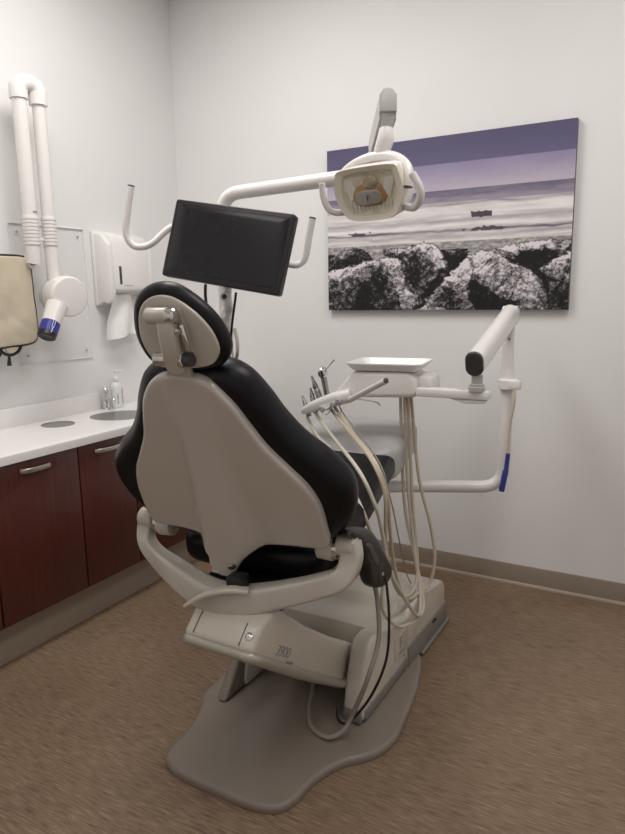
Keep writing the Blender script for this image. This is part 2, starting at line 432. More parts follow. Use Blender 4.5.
# x-ray arm
s = thing('dental_x_ray_arm', (0.0, -1.12, 1.26), 'white folding x-ray arm with blue tipped tube head on the left wall', 'x-ray machine')
LA = [(.135, -1.163, 2.262), (.135, -1.163, 1.60)]
MB().tube([(.135, -1.163, 2.30), (.135, -1.163, 1.655), (.118, -1.163, 1.615), (.07, -1.164, 1.585), (.035, -1.165, 1.578), (.0, -1.165, 1.577)], .031, n=20, smooth=6).build('lower_arm', WHITEM, s)
MB().tube([(.160, -1.085, 2.27), (.160, -1.085, 1.50)], .028, n=20).build('fore_arm', WHITEM, s)
ce = []
for k in range(13):
    a = PI*k/12; ce.append((.146-.012*math.cos(a), -1.124-.039*math.cos(a), 2.318+.034*math.sin(a)))
ce = [(.134, -1.163, 2.283)]+ce+[(.158, -1.085, 2.268)]
MB().tube(ce, .039, n=20).build('elbow', WHITEM, s)
for (x, y, rr) in ((.135, -1.163, .036), (.160, -1.085, .033)):
    prof = [(rr-.004, 0)]
    for k in range(8):
        prof += [(rr, .004+k*.0155), (rr, .0125+k*.0155), (rr-.003, .0135+k*.0155), (rr-.003, .0185+k*.0155)]
    prof += [(rr-.004, .13)]
    MB().lathe(prof, (x, y, 1.672), (0, 0, 1), 24).build('ribbed_sleeve', WHITEM, s)
MB().box((.1665, -1.158, 1.815), (.002, .022, .008)).build('badge', INKG, s)
MB().box((.148, -1.119, 1.700), (.02, .06, .014), bev=.003).build('link', WHITEM, s)
hd = V((.215, -1.060, 1.447)); hax = V((.93, -.20, -.05)).normalized()
h = MB().lathe([(.02, -.115), (.070, -.112), (.088, -.098), (.093, -.075), (.093, .012), (.090, .022), (.084, .028), (.05, .031), (.002, .032)], hd, hax, 36).build('tube_head', WHITEM, s)
MB().lathe([(.0925, -.066), (.0945, -.065), (.0945, -.063), (.0925, -.062)], hd, hax, 36).build('seam', INKG, h)
c0 = V((.205, -1.115, 1.410)); c1 = V((.228, -1.208, 1.270)); cd = (c1-c0)
MB().lathe([(.048, 0), (.046, .03), (.043, .06), (.041, .098)], c0, cd, 28).build('cone', WHITEM, s)
L = cd.length
t = MB().lathe([(.038, .093), (.0415, .095), (.0415, L-.022), (.038, L-.020)], c0, cd, 28).build('blue_collar', BLUE, s, label='blue collar near the tube end')
MB().lathe([(.0400, L-.024), (.0405, L-.004), (.034, L), (.024, L-.004), (.002, L-.004)], c0, cd, 28).build('end_ring', BLACKP, s)
# stripes and printed marks along the blue collar
d = cd.normalized(); front = V((.85, -.45, .0)); front = (front-d*front.dot(d)).normalized(); side = d.cross(front)
b = MB()
for off in (-.2, .02):
    q = (front*math.cos(off)+side*math.sin(off)); p = c0+q*.0418
    b.tube([p+d*.097, p+d*.130], .0013, n=6)
for k in range(6):
    q = (front*math.cos(-.1)+side*math.sin(-.1)); p = c0+q*.0412+d*(.130+k*.0045)
    b.box(p, (.005, .005, .003), Matrix.Rotation(R(35), 3, 'X'))
b.build('printed_mark', WHITEP, t)

# lead apron
def apron():
    o = cr([(-1.168, 1.600), (-1.164, 1.50), (-1.158, 1.40), (-1.154, 1.31), (-1.162, 1.262), (-1.195, 1.242), (-1.30, 1.236), (-1.42, 1.230), (-1.55, 1.226), (-1.60, 1.25), (-1.61, 1.40), (-1.61, 1.58), (-1.58, 1.618), (-1.45, 1.620), (-1.30, 1.624), (-1.20, 1.622)], 5)
    def fn(u, v, d):
        w = .003*math.sin((u*1.2-v*1.6)*24+2*noise.noise(V((u*5, v*5, 3))))
        w += .012*noise.noise(V((u*7-v*5, v*9, 0)))+.006*noise.noise(V(((u+v)*16, (v-u)*9, 4)))
        k = max(0, min(1, (1.62-v)/.25))
        return V((.105+d+w*k*.7, u, v))
    return o, fn
s = thing('lead_apron', (.1, -1.38, 1.15), 'beige lead apron with black piping hanging on the left wall', 'apron')
o, fn = apron()
MB().pillow(o, fn, -.012, .012, .008, cf=.004, fill=16, cen=(-1.38, 1.42)).build('panel', APRON, s)
cut = [p for p in o]
MB().tube([fn(p.x, p.y, .0) for p in cut]+[fn(cut[0].x, cut[0].y, 0)], .0085, n=8).build('piping', BLACKP, s)
lp = [fn(-1.355, 1.240, 0), fn(-1.345, 1.212, 0), fn(-1.305, 1.196, 0), fn(-1.262, 1.210, 0), fn(-1.245, 1.240, 0)]
MB().tube(lp, .007, n=8, smooth=5).build('loop', BLACKP, s)
MB().prism([(-1.33, 1.238), (-1.325, 1.216), (-1.305, 1.204), (-1.275, 1.214), (-1.262, 1.238)], fn, -.004, .004).build('loop_tab', APRON, s)
MB().tube([fn(-1.312, 1.196, 0), fn(-1.314, 1.17, .002), fn(-1.316, 1.15, .002)], .007, n=8, radii=[.005, .008, .010]).build('tassel', BLACKP, s)
MB().tube([fn(-1.345, 1.215, 0), fn(-1.355, 1.205, .002), fn(-1.362, 1.195, .002)], .006, n=8).build('strap', BLACKP, s)
s = thing('apron_hook', (0, -1.42, 1.6), 'white wall bar holding the top of the beige apron', 'hook')
MB().tube([(.0, -1.42, 1.60), (.085, -1.42, 1.60)], .012).tube([(.09, -1.56, 1.60), (.09, -1.24, 1.60)], .010).build('bar', WHITEM, s)
MB().lathe([(.035, 0), (.035, .006), (.015, .012)], (0, -1.42, 1.60), (1, 0, 0)).build('mount', WHITEM, s)

# ------------------------------------------------------------------ seascape canvas
ROCKS = {
'F': [(.724,.656),(.773,.635),(.852,.618),(.93,.613),(1.02,.624),(1.022,.7),(.949,.719),(.887,.738),(.84,.736),(.774,.707)],
'A': [(.0,.675),(.062,.623),(.124,.605),(.186,.631),(.216,.686),(.206,.726),(.093,.742),(.0,.738)],
'C': [(.255,.623),(.371,.618),(.444,.593),(.49,.614),(.527,.68),(.546,.743),(.52,.819),(.448,.92),(.426,1.026),(.381,.788),(.352,.695),(.265,.664)],
'D': [(.523,.646),(.57,.645),(.632,.661),(.59,.709),(.555,.74)],
'B': [(-.01,.758),(.093,.721),(.196,.686),(.294,.672),(.352,.695),(.381,.775),(.42,.92),(.426,1.03),(-.01,1.04)],
'G': [(.884,.773),(.934,.729),(1.022,.659),(1.03,.909),(.983,.861),(.921,.823)],
'H': [(.921,.834),(1.028,.862),(1.035,1.039),(.935,1.039)],
'E': [(.448,.946),(.502,.857),(.555,.77),(.624,.686),(.674,.648),(.741,.676),(.792,.732),(.857,.772),(.905,.834),(.932,.93),(.935,1.039),(.449,1.039)],
'I': [(.407,.999),(.449,.973),(.522,.974),(.553,1.012),(.553,1.039),(.408,1.039)]}
TONE = {'F': .44, 'A': .18, 'C': .34, 'D': .12, 'B': .34, 'G': .44, 'H': .18, 'E': .42, 'I': .52}
PATCH = [  # bright faces and dark clefts printed on the rocks
(.26, [(.257,.681),(.292,.666),(.327,.684),(.348,.78),(.363,.876),(.407,.904),(.413,.953),(.403,1.03),(.354,1.03),(.324,.889),(.303,.793)]),
(.24, [(.0,.744),(.074,.733),(.2,.704),(.237,.707),(.137,.75),(.051,.811),(.0,.795)]),
(-.20, [(.137,.884),(.237,.748),(.283,.805),(.262,.916),(.169,1.03),(.115,1.03)]),
(.26, [(.4,.609),(.448,.586),(.485,.602),(.514,.682),(.529,.749),(.497,.747),(.458,.666)]),
(-.22, [(.391,.648),(.44,.704),(.431,.837),(.392,.877),(.368,.754)]),
(.34, [(.544,.737),(.607,.701),(.643,.754),(.627,.831),(.6,.856),(.536,.827),(.507,.794)]),
(-.36, [(.627,.819),(.707,.872),(.743,.924),(.803,.95),(.829,1.03),(.675,1.03),(.619,.922)]),
(.16, [(.642,.665),(.71,.645),(.797,.712),(.882,.804),(.9,.878),(.886,.939),(.802,.913),(.724,.873),(.643,.78)]),
(-.16, [(.508,.84),(.564,.882),(.611,.948),(.603,1.03),(.538,1.03)]),
(-.5, [(.788,.687),(.886,.668),(.933,.66),(.919,.696),(.88,.742),(.881,.766),(.839,.739)]),
(.22, [(.719,.651),(.795,.632),(.892,.609),(.932,.624),(.886,.657),(.796,.675)])]
def inside(p, poly):
    x, y = p; c = False; j = len(poly)-1
    for i in range(len(poly)):
        xi, yi = poly[i]; xj, yj = poly[j]
        if (yi > y) != (yj > y) and x < (xj-xi)*(y-yi)/(yj-yi)+xi: c = not c
        j = i
    return c
def edge_dist(p, poly):
    best = 9; P = V((p[0]*1.5, p[1])); side = V((0, 0))
    for i in range(len(poly)):
        a = V((poly[i][0]*1.5, poly[i][1])); c = V((poly[(i+1) % len(poly)][0]*1.5, poly[(i+1) % len(poly)][1]))
        ab = c-a; t = max(0, min(1, (P-a).dot(ab)/ab.length_squared)); q = a+ab*t
        d = (P-q).length
        if d < best: best = d; side = (q-P)
    return best, side
def lin(c): return tuple(((x/12.92) if x <= .04045 else ((x+.055)/1.055)**2.4) for x in c)
def mixc(a, b, t): t = max(0, min(1, t)); return tuple(x*(1-t)+y*t for x, y in zip(a, b))
def sea_colour(u, v):
    n1 = noise.fractal(V((u*7, v*40, 1.3)), .6, 2.1, 6); n2 = noise.fractal(V((u*26, v*60, 4.1)), .6, 2.1, 5)
    w = v+.0012*n2
    if w < .155:
        c = mixc((.34, .325, .44), (.40, .375, .50), max(0, w/.155)**1.5+.12*n1)
    elif w < .305:
        c = mixc((.55, .52, .64), (.74, .70, .75), ((w-.155)/.15)+.10*n1)
    elif w < .375:
        c = mixc((.43, .41, .49), (.60, .565, .62), (w-.305)/.07+.5*n1)
    else:
        k = noise.fractal(V((u*5+2, v*60, 9)), .7, 2.0, 6)
        base = mixc((.74, .715, .72), (.88, .86, .86), .5+.9*k)
        for yc, wd, am in ((.385, .008, .5), (.425, .030, -.7), (.478, .012, .25), (.510, .012, -.7), (.536, .007, .9), (.562, .010, .25), (.60, .02, -.3)):
            yy = yc+.012*noise.noise(V((u*6, yc*30, 0)))+.005*noise.noise(V((u*25, yc*30, 2)))
            g = math.exp(-((v-yy)/wd)**2)*(.95+.9*noise.noise(V((u*7, yc*50, 3))))
            base = mixc(base, (.40, .375, .41) if am > 0 else (.93, .915, .91), abs(am)*max(0, g))
        c = base
    # block and dark mounds standing in the surf
    e = .006*noise.noise(V((u*60, v*60, 0)))
    if .628+e < u < .707+e and .437+e < v < .470+e: c = (.30, .28, .31)
    for (uc, vc, su, sv) in ((.685, .537, .055, .014), (.150, .531, .05, .012)):
        q = ((u-uc)/su)**2+((v-vc)/sv)**2
        if v < vc+.010 and q < 1+4*noise.noise(V((u*40, v*40, 5))): c = (.33, .31, .33)
    return c
def art(u, v):
    jit = (.012*noise.noise(V((u*30, v*30, 2)))+.010*noise.noise(V((u*75, v*75, 7))))
    p = (u+jit*.6, v+jit)
    hit = None
    for k in ('I', 'E', 'H', 'G', 'B', 'D', 'C', 'A', 'F'):
        if inside(p, ROCKS[k]): hit = k; break
    if hit is None:
        if v > .70 or (v > .645 and (u < .03 or .5 < u < .62 or u > .87)): 
            x = .10+.10*noise.noise(V((u*60, v*60, 3))); return lin((x, x*.96, x))
        if v > .60: # pale strand just above the rocks
            g = .62+.2*noise.fractal(V((u*40, v*50, 3)), .7, 2, 5)
            return lin((g, g*.97, g*.97))
        return lin(sea_colour(u, v))
    d, sd = edge_dist(p, ROCKS[hit])
    q = V((u*1.5+hash_k[hit], v, 0))
    big = noise.fractal(q*7, .8, 2.1, 4); fine = noise.fractal(q*34, .75, 2.2, 5)
    ridge = abs(noise.fractal(V((q.x*13+q.y*6, q.y*13-q.x*3, 3)), .8, 2.2, 4)); crack = abs(noise.noise(V((q.x*9+big, q.y*9-big, 8))))
    grain = noise.fractal(q*95, .8, 2.2, 3)
    lum = TONE[hit]+.20*big+.30*fine+.26*grain-.25*(.25-ridge)
    pj = (p[0]+.010*noise.noise(V((u*45, v*45, 11))), p[1]+.012*noise.noise(V((u*45, v*45, 15))))
    for dl, poly in PATCH:
        if inside(pj, poly): lum += dl
    if crack < .06: lum -= .30*(1-crack/.06)
    lit = max(0, 1-d/.055)
    lum += .26*lit*(1 if sd.y < 0 else -1)*abs(sd.y)/(sd.length+1e-6)
    lum += .12*lit*(1 if sd.x < 0 else -1)
    vals = [p_[1] for p_ in ROCKS[hit]]; h_ = (v-min(vals))/(max(vals)-min(vals)+1e-6)
    lum -= .20*(h_-.35)
    if d < .006: lum *= .45
    lum = max(0, min(1, (lum-.42)*1.5+.44))
    x = .09+.80*lum
    return lin((x*1.0, x*.965, x*.985))
hash_k = {k: i*3.7 for i, k in enumerate('ABCDEFGHI')}
CX0, CX1, CZ0, CZ1, CYF = 1.023, 2.231, 1.353, 2.158, -.032
s = thing('canvas_print', (1.627, -.016, CZ0), 'wide seascape canvas print of waves and rocks on the back wall', 'picture')
MB().box((1.627, -.015, (CZ0+CZ1)/2), (CX1-CX0, .030, CZ1-CZ0), bev=.001).build('frame', DGREY, s)
NU, NV = 400, 268
bm = bmesh.new(); grid = []
lay = bm.loops.layers.float_color.new('art')
cols = {}
for j in range(NV+1):
    row = []
    for i in range(NU+1):
        vtx = bm.verts.new((CX0+(CX1-CX0)*i/NU, CYF, CZ1-(CZ1-CZ0)*j/NV)); row.append(vtx)
        cols[vtx] = art(i/NU, j/NV)
    grid.append(row)
for j in range(NV):
    for i in range(NU):
        f = bm.faces.new((grid[j+1][i], grid[j+1][i+1], grid[j][i+1], grid[j][i]))
        for l in f.loops: l[lay] = (*cols[l.vert], 1)
am = bpy.data.materials.new('canvas_art'); am.use_nodes = True
nt = am.node_tree; at = nt.nodes.new('ShaderNodeVertexColor'); at.layer_name = 'art'
nt.links.new(at.outputs['Color'], nt.nodes['Principled BSDF'].inputs['Base Color'])
nt.nodes['Principled BSDF'].inputs['Roughness'].default_value = .55
nt.nodes['Principled BSDF'].inputs['Specular IOR Level'].default_value = .3
m = MB(); m.bm.free(); m.bm = bm; m.build('printed_canvas', am, s)

# ------------------------------------------------------------------ dental chair
PSI, TH = R(6), R(24)
AX = V((math.cos(PSI), math.sin(PSI), 0)); FW = V((-math.sin(PSI), math.cos(PSI), 0)); UP = V((0, 0, 1))
B0 = V((1.62, -1.70, 0)); BB = V((1.62, -1.70, .68))
VD = UP*math.cos(TH)-FW*math.sin(TH); NF = UP*math.sin(TH)+FW*math.cos(TH)
def UF(u, f, z): return B0+AX*u+FW*f+UP*z
def BF(u, v, d): return BB+AX*u+VD*v+NF*d
def sst(a, b_, x):  # smooth step
    t = max(0, min(1, (x-a)/(b_-a))); return t*t*(3-2*t)

chair = thing('dental_chair', (1.6, -1.3, 0), 'beige and black dental chair seen from behind on a wide base', 'dental chair')
# base plate
half = [(0, -1.866), (.08, -1.866), (.16, -1.858), (.212, -1.832), (.234, -1.782), (.240, -1.713), (.256, -1.648), (.289, -1.581), (.334, -1.532), (.368, -1.478), (.384, -1.400), (.380, -1.340), (.362, -1.20), (.343, -1.09), (.296, -.926), (.252, -.870), (.15, -.845), (0, -.845)]
o = mirror(half, 4)
def plate(u, v, d):
    if u < 0: u *= 1-.13*math.exp(-((v+1.40)/.16)**2)
    t = max(0, 1-(abs(u)/.27)**2); k = sst(-1.86, -1.30, v)*(1-sst(-.98, -.86, v))
    return V((1.597+u, v, d+(.05*t*t*k if d > .015 else 0)))
MB().pillow(o, plate, .0, .026, .014, cf=.004, K=4, rb=.003, cen=(0, -1.35), fill=24).build('base_plate', TAUPE, chair)
# pedestal casting
side = [(-1.410, .035), (-1.415, .07), (-1.395, .16), (-1.355, .270), (-1.325, .297), (-1.28, .298), (-1.02, .238), (-.99, .232), (-.955, .262), (-.90, .268), (-.62, .226), (-.575, .205), (-.55, .165), (-.545, .012), (-.95, .012), (-1.0, .035)]
mid = [(-1.255, .215), (-1.250, .292), (-1.02, .238), (-.99, .232), (-.955, .262), (-.90, .268), (-.62, .226), (-.575, .205), (-.55, .165), (-.545, .012), (-.95, .012), (-1.0, .035), (-1.05, .06), (-1.06, .2)]
fy = lambda u, v, d: V((d, u, v))
b = MB()
b.prism(side, fy, 1.792, 1.864, .016, 3)
lside = [(-1.53, .035), (-1.515, .055), (-1.385, .225), (-1.30, .225), (-1.30, .035)]

b.prism(mid, fy, 1.395, 1.805, .004, 2)
b.prism(side, fy, 1.336, 1.400, .012, 3)
ped = b.build('pedestal', ALMOND, chair)
MB().prism(lside, fy, 1.352, 1.392, .010, 3).build('pedestal_fin', TAUPE, chair)
MB().box((1.866, -.775, .062), (.010, .455, .085), bev=.003).box((1.862, -1.19, .052), (.012, .40, .040), Matrix.Rotation(0, 3, 'X'), bev=.003).build('skirt_strip', GREYST, ped)
MB().box((1.870, -.70, .012), (.02, .33, .016), bev=.004).build('foot_strip', GREYST, ped)
MB().tube([(1.872, -.74, .09), (1.874, -.715, .095), (1.874, -.70, .085)], .004, n=8).build('latch', BLACKP, ped)
MB().box((1.8655, -1.075, .160), (.006, .115, .085), bev=.002).build('badge_plate', ALMOND, ped)
lettering('F', 'badge_letter', .062, (1.8692, -1.098, .146), (0, 1, 0), (0, 0, 1), INKG, ped, shear=.0)
b = MB()
for k in range(5): b.box((1.8692, -1.098+k*.008, .131), (.0012, .006-.002*(k % 2), .005))
b.build('badge_mark', INKG, ped)
for y, z in ((-1.345, .075), (-1.04, .095)):
    MB().lathe([(.006, 0), (.006, .003), (.003, .004)], (1.863, y, z), (1, 0, 0), 12).build('screw', CHROME, ped)
MB().box((1.828, -1.402, .058), (.066, .03, .05), bev=.008).build('foot_cap', GREYST, ped)
# lift arm
arm = [(-1.900, .528), (-1.895, .500), (-1.674, .330), (-1.50, .200), (-1.383, .130), (-1.20, .09), (-1.15, .17), (-1.273, .232), (-1.45, .345), (-1.61, .458), (-1.752, .575), (-1.79, .590), (-1.85, .575)]
la = MB().prism(arm, fy, 1.548, 1.780, .014, 3).build('lift_arm', ALMOND, chair)
rim = fillet([(1.546, -1.62, .31), (1.546, -1.897, .505), (1.784, -1.901, .507), (1.784, -1.672, .338), (1.784, -1.40, .152), (1.78, -1.24, .115)], .03, 5)
MB().tube(rim, .0155, n=12).build('rim', SILVER, la)
for x in (1.582, 1.735):
    MB().box((x, -1.8755, .5515), (.0018, .062, .003), Matrix.Rotation(R(43.2), 3, 'X')).build('panel_seam', INK, la)
sn = V((0, -.72, .69))
MB().lathe([(.011, 0), (.011, .004), (.006, .007), (.002, .0075)], V((1.757, -1.8768, .550)), sn, 16).build('screw', CHROME, la)
lettering('3900', 'model_number', .042, (1.7806, -1.795, .462), (0, .78, -.52), (0, .5, .8), INKG, la, shear=.3)
b = MB()
for k in range(6):
    p = V((1.7806, -1.735, .408))+V((0, .78, -.52))*(k*.008)
    b.box(p, (.0012, .005, .010-.004*(k % 2)), Matrix.Rotation(R(-32), 3, 'X'))
b.build('model_mark', INKG, la)
# turntable block between arm and yoke
MB().box(V((1.62, -1.70, .575)), (.24, .18, .10), bev=.02).build('seat_support', BLACKP, chair)
# yoke
yp = [(-.332, .0, .775), (-.344, -.004, .730), (-.330, -.020, .690), (-.275, -.045, .662), (-.18, -.085, .642), (-.07, -.105, .606), (.03, -.108, .600), (.13, -.09, .622), (.250, -.055, .655), (.318, -.025, .682), (.337, -.006, .728), (.330, .0, .775)]
sc = [.66, .68, .70, .76, .98, 1.16, 1.18, 1.0, .88, .84, .82, .82]
yk = MB().tube([UF(*p) for p in yp], 1, smooth=8, sec=[(p.x, p.y) for p in rrect(.070, .066, .014, 5)], up=tuple(-FW), scales=sc).build('yoke', BEIGE, chair)
for sgn in (-1, 1):
    cu_ = .326 if sgn > 0 else -.338
    MB().lathe([(.026, -.030), (.031, -.026), (.031, .018), (.025, .024), (.004, .025)], UF(cu_, 0, .764), AX*sgn, 24).build('arm_end', BEIGE, yk)
    MB().lathe([(.030, 0), (.033, .003), (.033, .013), (.030, .016)], UF(sgn*.302, 0, .756), AX*-sgn, 24).build('chrome_collar', CHROME, yk)
    MB().lathe([(.034, 0), (.036, .006), (.034, .045), (.026, .050), (.015, .050), (.015, .046)], UF(sgn*.288, 0, .752), AX*-sgn, 24).build('pivot_hub', BEIGE, yk)
    MB().lathe([(.012, 0), (.012, .006), (.004, .008)], UF(cu_+sgn*.024, -.004, .756), AX*sgn, 14).build('pivot_bolt', CHROME, yk)
# release lever
MB().tube([UF(.085, -.13, .648), UF(.035, -.150, .652), UF(-.03, -.165, .635), UF(-.095, -.17, .592)], 1, smooth=6, sec=[(p.x, p.y) for p in rrect(.030, .014, .006, 4)], up=(0, 0, 1), scales=[1.05, 1.1, 1.0, .7]).build('release_lever', ALMOND, chair)
MB().box(UF(.040, -.108, .655), (.052, .05, .050), Matrix.Rotation(PSI, 3, 'Z'), bev=.008).build('lever_block', BLACKP, chair)
MB().lathe([(.016, 0), (.016, .03), (.011, .034)], UF(-.20, -.05, .575), (0, 0, 1), 14).build('stop_bumper', BEIGE, chair)
# seat / leg cushion
def zoff(f):
    pts = [(-.1, .700), (.03, .722), (.3, .775), (.6, .835), (.9, .868), (1.2, .862), (1.4, .855)]
    for (a, za), (c, zc) in zip(pts, pts[1:]):
        if f <= c: return za+(zc-za)*sst(0, 1, (f-a)/(c-a)) if False else za+(zc-za)*(f-a)/(c-a)
    return pts[-1][1]
so = [V((p[0], p[1])) for p in mirror([(0, .02), (.15, .02), (.225, .04), (.255, .10), (.265, .25), (.262, .45), (.245, .70), (.225, .95), (.205, 1.10), (.16, 1.185), (.08, 1.205), (0, 1.208)], 5)]
MB().pillow(so, lambda u, f, d: UF(u, f, zoff(f)+d), -.105, .0, .040, cf=.012, K=6, fill=7, cen=(0, .6)).build('seat_cushion', BLACKV, chair)
MB().pillow([V((p.x*.82, .06+p.y*.93)) for p in so], lambda u, f, d: UF(u, f, zoff(f)+d), -.145, -.098, .012, cen=(0, .6), fill=4).build('seat_pan', DGREY, chair)
# backrest
co = mirror([(0, .648), (.09, .642), (.146, .614), (.187, .556), (.220, .490), (.262, .430), (.318, .378), (.360, .325), (.375, .275), (.366, .212), (.335, .150), (.285, .095), (.20, .055), (.09, .035), (0, .03)], 5)
def cfn(u, v, d):
    return BF(u, v, d)
bk = MB().pillow(co, cfn, -.002, .100, .048, cf=-.01, K=7, fill=8, cen=(0, .30)).build('back_cushion', BLACKV, chair)
sh = cr([(0, .636), (.05, .630), (.092, .606), (.133, .553), (.160, .493), (.188, .430), (.232, .367), (.268, .315), (.289, .255), (.294, .185), (.290, .125), (.270, .106), (.18, .100), (.10, .090), (.060, .072), (.046, .038), (.030, .010), (0, .0)]
        + [(-p[0], p[1]) for p in [(.030, .010), (.046, .038), (.060, .072), (.10, .090), (.18, .100), (.270, .106), (.290, .125), (.294, .185), (.289, .255), (.268, .315), (.232, .367), (.188, .430), (.160, .493), (.133, .553), (.092, .606), (.05, .630)]], 4)
def sfn(u, v, d):
    a = .010+.050*sst(.50, -.02, v)
    w = .050+.03*sst(.5, 0, v)
    sp = 1-sst(w*.62, w*1.45, abs(u))
    u -= .034*sst(.12, .02, v)*sst(.16, .07, abs(u))
    return BF(u, v, d-a*sp*(.25+.75*sst(.62, .45, v)))
sh = [V((p.x*.978+.011-.021*sst(.25, .60, p.y), p.y+.010*sst(0, -.2, p.x))) for p in sh]
MB().pillow(sh, sfn, -.024, .010, .007, K=4, rb=.012, fill=30, cen=(0, .27)).build('back_shell', SHELLM, chair)
MB().box(BF(-.045, .028, -.078), (.026, .008, .026), Matrix.Rotation(PSI, 3, 'Z'), bev=.003).build('shell_catch', BEIGE, chair)
MB().lathe([(.011, 0), (.011, .006), (.004, .008)], sfn(.040, .060, -.028), AX*.6-NF*.8, 14).build('shell_bolt', CHROME, chair)
# headrest
ho = cr([(-.110, .792), (-.083, .832), (-.044, .854), (.002, .858), (.042, .842), (.088, .80), (.118, .752), (.127, .701), (.112, .668), (.079, .643), (-.003, .631), (-.082, .643), (-.115, .671), (-.126, .728)], 6)
ho = [p+V((.015, 0)) for p in ho]
hr = MB().pillow(ho, lambda u, v, d: BF(u, v, d), -.006, .044, .024, cf=.008, K=7, cen=(.015, .74), rb=.024).build('headrest', BLACKV, chair)
hc = V((.015, .738))
hi = [hc+(p-hc)*.83+V((.005, 0)) for p in ho]
MB().pillow(hi, lambda u, v, d: BF(u, v, d), -.012, .010, .004, K=3, cen=(.018, .738), rb=.005).build('headrest_shell', BEIGE, hr)
MB().box(BF(.018, .748, -.012), (.080, .125, .008), Matrix((AX, VD, NF)).transposed(), bev=.005).build('bracket_plate', BEIGE, hr)
MT = Matrix((AX, VD, NF)).transposed()
hb = MB().tube([BF(.024, .800, -.030), BF(.024, .765, -.040), BF(.018, .72, -.040), BF(.006, .68, -.030), BF(.006, .655, -.024)], 1, smooth=5, sec=[(p.x, p.y) for p in rrect(.043, .032, .010, 4)], up=tuple(NF), scales=[.95, 1, 1, 1.05, 1.0]).build('headrest_bracket', BEIGE, chair)
MB().lathe([(.015, 0), (.019, .004), (.019, .055), (.017, .058)], BF(-.024, .800, -.034), AX, 20).build('upper_barrel', BEIGE, hb)
MB().lathe([(.018, 0), (.0185, .003), (.0185, .018), (.014, .022), (.003, .023)], BF(.034, .800, -.034), AX, 20).build('upper_knob', CHROME, hb)
MB().lathe([(.014, 0), (.017, .003), (.017, .020), (.020, .022), (.020, .046)], BF(-.048, .684, -.026), AX, 20).build('lower_barrel', CHROME, hb)
MB().lathe([(.021, 0), (.021, .018), (.017, .020)], BF(.018, .684, -.026), AX, 20).build('lower_collar', CHROME, hb)
MB().lathe([(.017, 0), (.018, .004), (.017, .018), (.003, .020)], BF(.038, .684, -.026), AX, 20).build('lower_cap', DGREY, hb)
MB().tube([BF(.056, .775, -.028), BF(.060, .745, -.034), BF(.058, .715, -.030)], .006, smooth=4).lathe([(.007, 0), (.008, .006), (.003, .008)], BF(.052, .765, -.040), -NF, 12).build('catch_lever', CHROME, hb)
MB().prism([(-.022, .575), (.030, .575), (.028, .70), (-.020, .70)], lambda u, v, d: BF(u, v, d), -.022, .000, .003).build('neck_blade', SHELLM, hb)
# swing-away armrest
ao = cr([(-.037, .806), (-.015, .818), (.066, .797), (.140, .764), (.208, .713), (.294, .628), (.347, .572), (.342, .536), (.285, .527), (.210, .552), (.155, .584), (.127, .620), (.114, .660), (.080, .701), (.052, .750), (-.004, .786)], 4)
af = lambda f, z, d: UF(.330+d, f, z)
ar = MB().pillow(ao, af, -.022, .020, .016, K=5, cen=(.17, .66)).build('armrest', BLACKP, chair, label='black and grey swing-away armrest')
gi = cr([(.075, .742), (.118, .730), (.160, .690), (.200, .645), (.182, .634), (.140, .670), (.102, .716)], 4)
MB().pillow(gi, af, .012, .023, .004, K=3, cen=(.14, .69)).build('inset_panel', DGREY, ar)
MB().lathe([(.032, 0), (.034, .003), (.031, .006), (.010, .007)], UF(.346, .228, .592), AX, 24).build('pivot_disc', mat('charcoal', (.028, .027, .027), .4, noise_amt=.05), ar)
MB().lathe([(.006, 0), (.006, .003), (.002, .004)], UF(.352, .228, .592), AX, 12).build('pivot_screw', GREYM, ar)
MB().tube([UF(.32, .21, .60), UF(.26, .21, .61), UF(.20, .21, .66)], .016).build('support_bar', DGREY, ar)

# plastic sheet over the toe end
fo = [V((p[0], p[1])) for p in mirror([(0, .66), (.12, .665), (.215, .70), (.250, .76), (.243, .90), (.224, 1.12), (.185, 1.225), (.09, 1.258), (0, 1.260)], 5)]
MB().pillow(fo, lambda u, f, d: UF(u, f, zoff(f)+d+.004*noise.noise(V((u*9, f*9, 0)))), -.112, .020, .035, cf=.004, K=5, cen=(0, .95)).build('plastic_cover', FILM, label='translucent plastic sheet covering the toe end of the black chair', category='plastic cover')

# ------------------------------------------------------------------ delivery unit
du = thing('delivery_unit', (2.045, -.33, .585), 'white dental delivery unit on a swing arm right of the chair', 'delivery unit')
MB().tube(fillet([(1.50, -.62, .588), (1.62, -.53, .588), (2.045, -.33, .588), (2.045, -.33, 1.10)], .10, 8), .027, n=20).build('post', WHITEM, du)
MB().tube([(2.045, -.33, 1.07), (2.045, -.33, 1.300)], .0245, n=20).build('upper_post', WHITEM, du)
MB().tube([(1.50, -.62, .588), (1.49, -.625, .70)], .035, n=16).lathe([(.04, 0), (.04, .02)], (1.525, -.605, .588), (-.8, -.6, 0), 20).build('mount', GREYM, du)
MB().lathe([(.036, 0), (.042, .004), (.042, .040), (.036, .046)], (2.050, -.335, 1.025), (0, 0, 1), 24).box((2.085, -.36, 1.048), (.05, .035, .040), bev=.006).build('clamp_ring', WHITEM, du)
for z in (1.24, 1.045):
    MB().lathe([(.004, 0), (.004, .003), (.002, .004)], (2.054, -.3565, z), (.3, -1, 0), 10).build('set_screw', DGREY, du)
a0, a1 = V((2.062, -.90, 1.190)), V((2.046, -.32, 1.338))
sa = MB().tube([a0, a0.lerp(a1, .5), a1], 1, sec=[(p.x, p.y) for p in rrect(.066, .092, .031, 6)], up=(0, 0, 1)).lathe([(.03, -.033), (.040, -.028), (.040, .028), (.03, .033)], a1, (1, 0, 0), 20).build('spring_arm', WHITEM, du)
dn = (a0-a1).normalized()
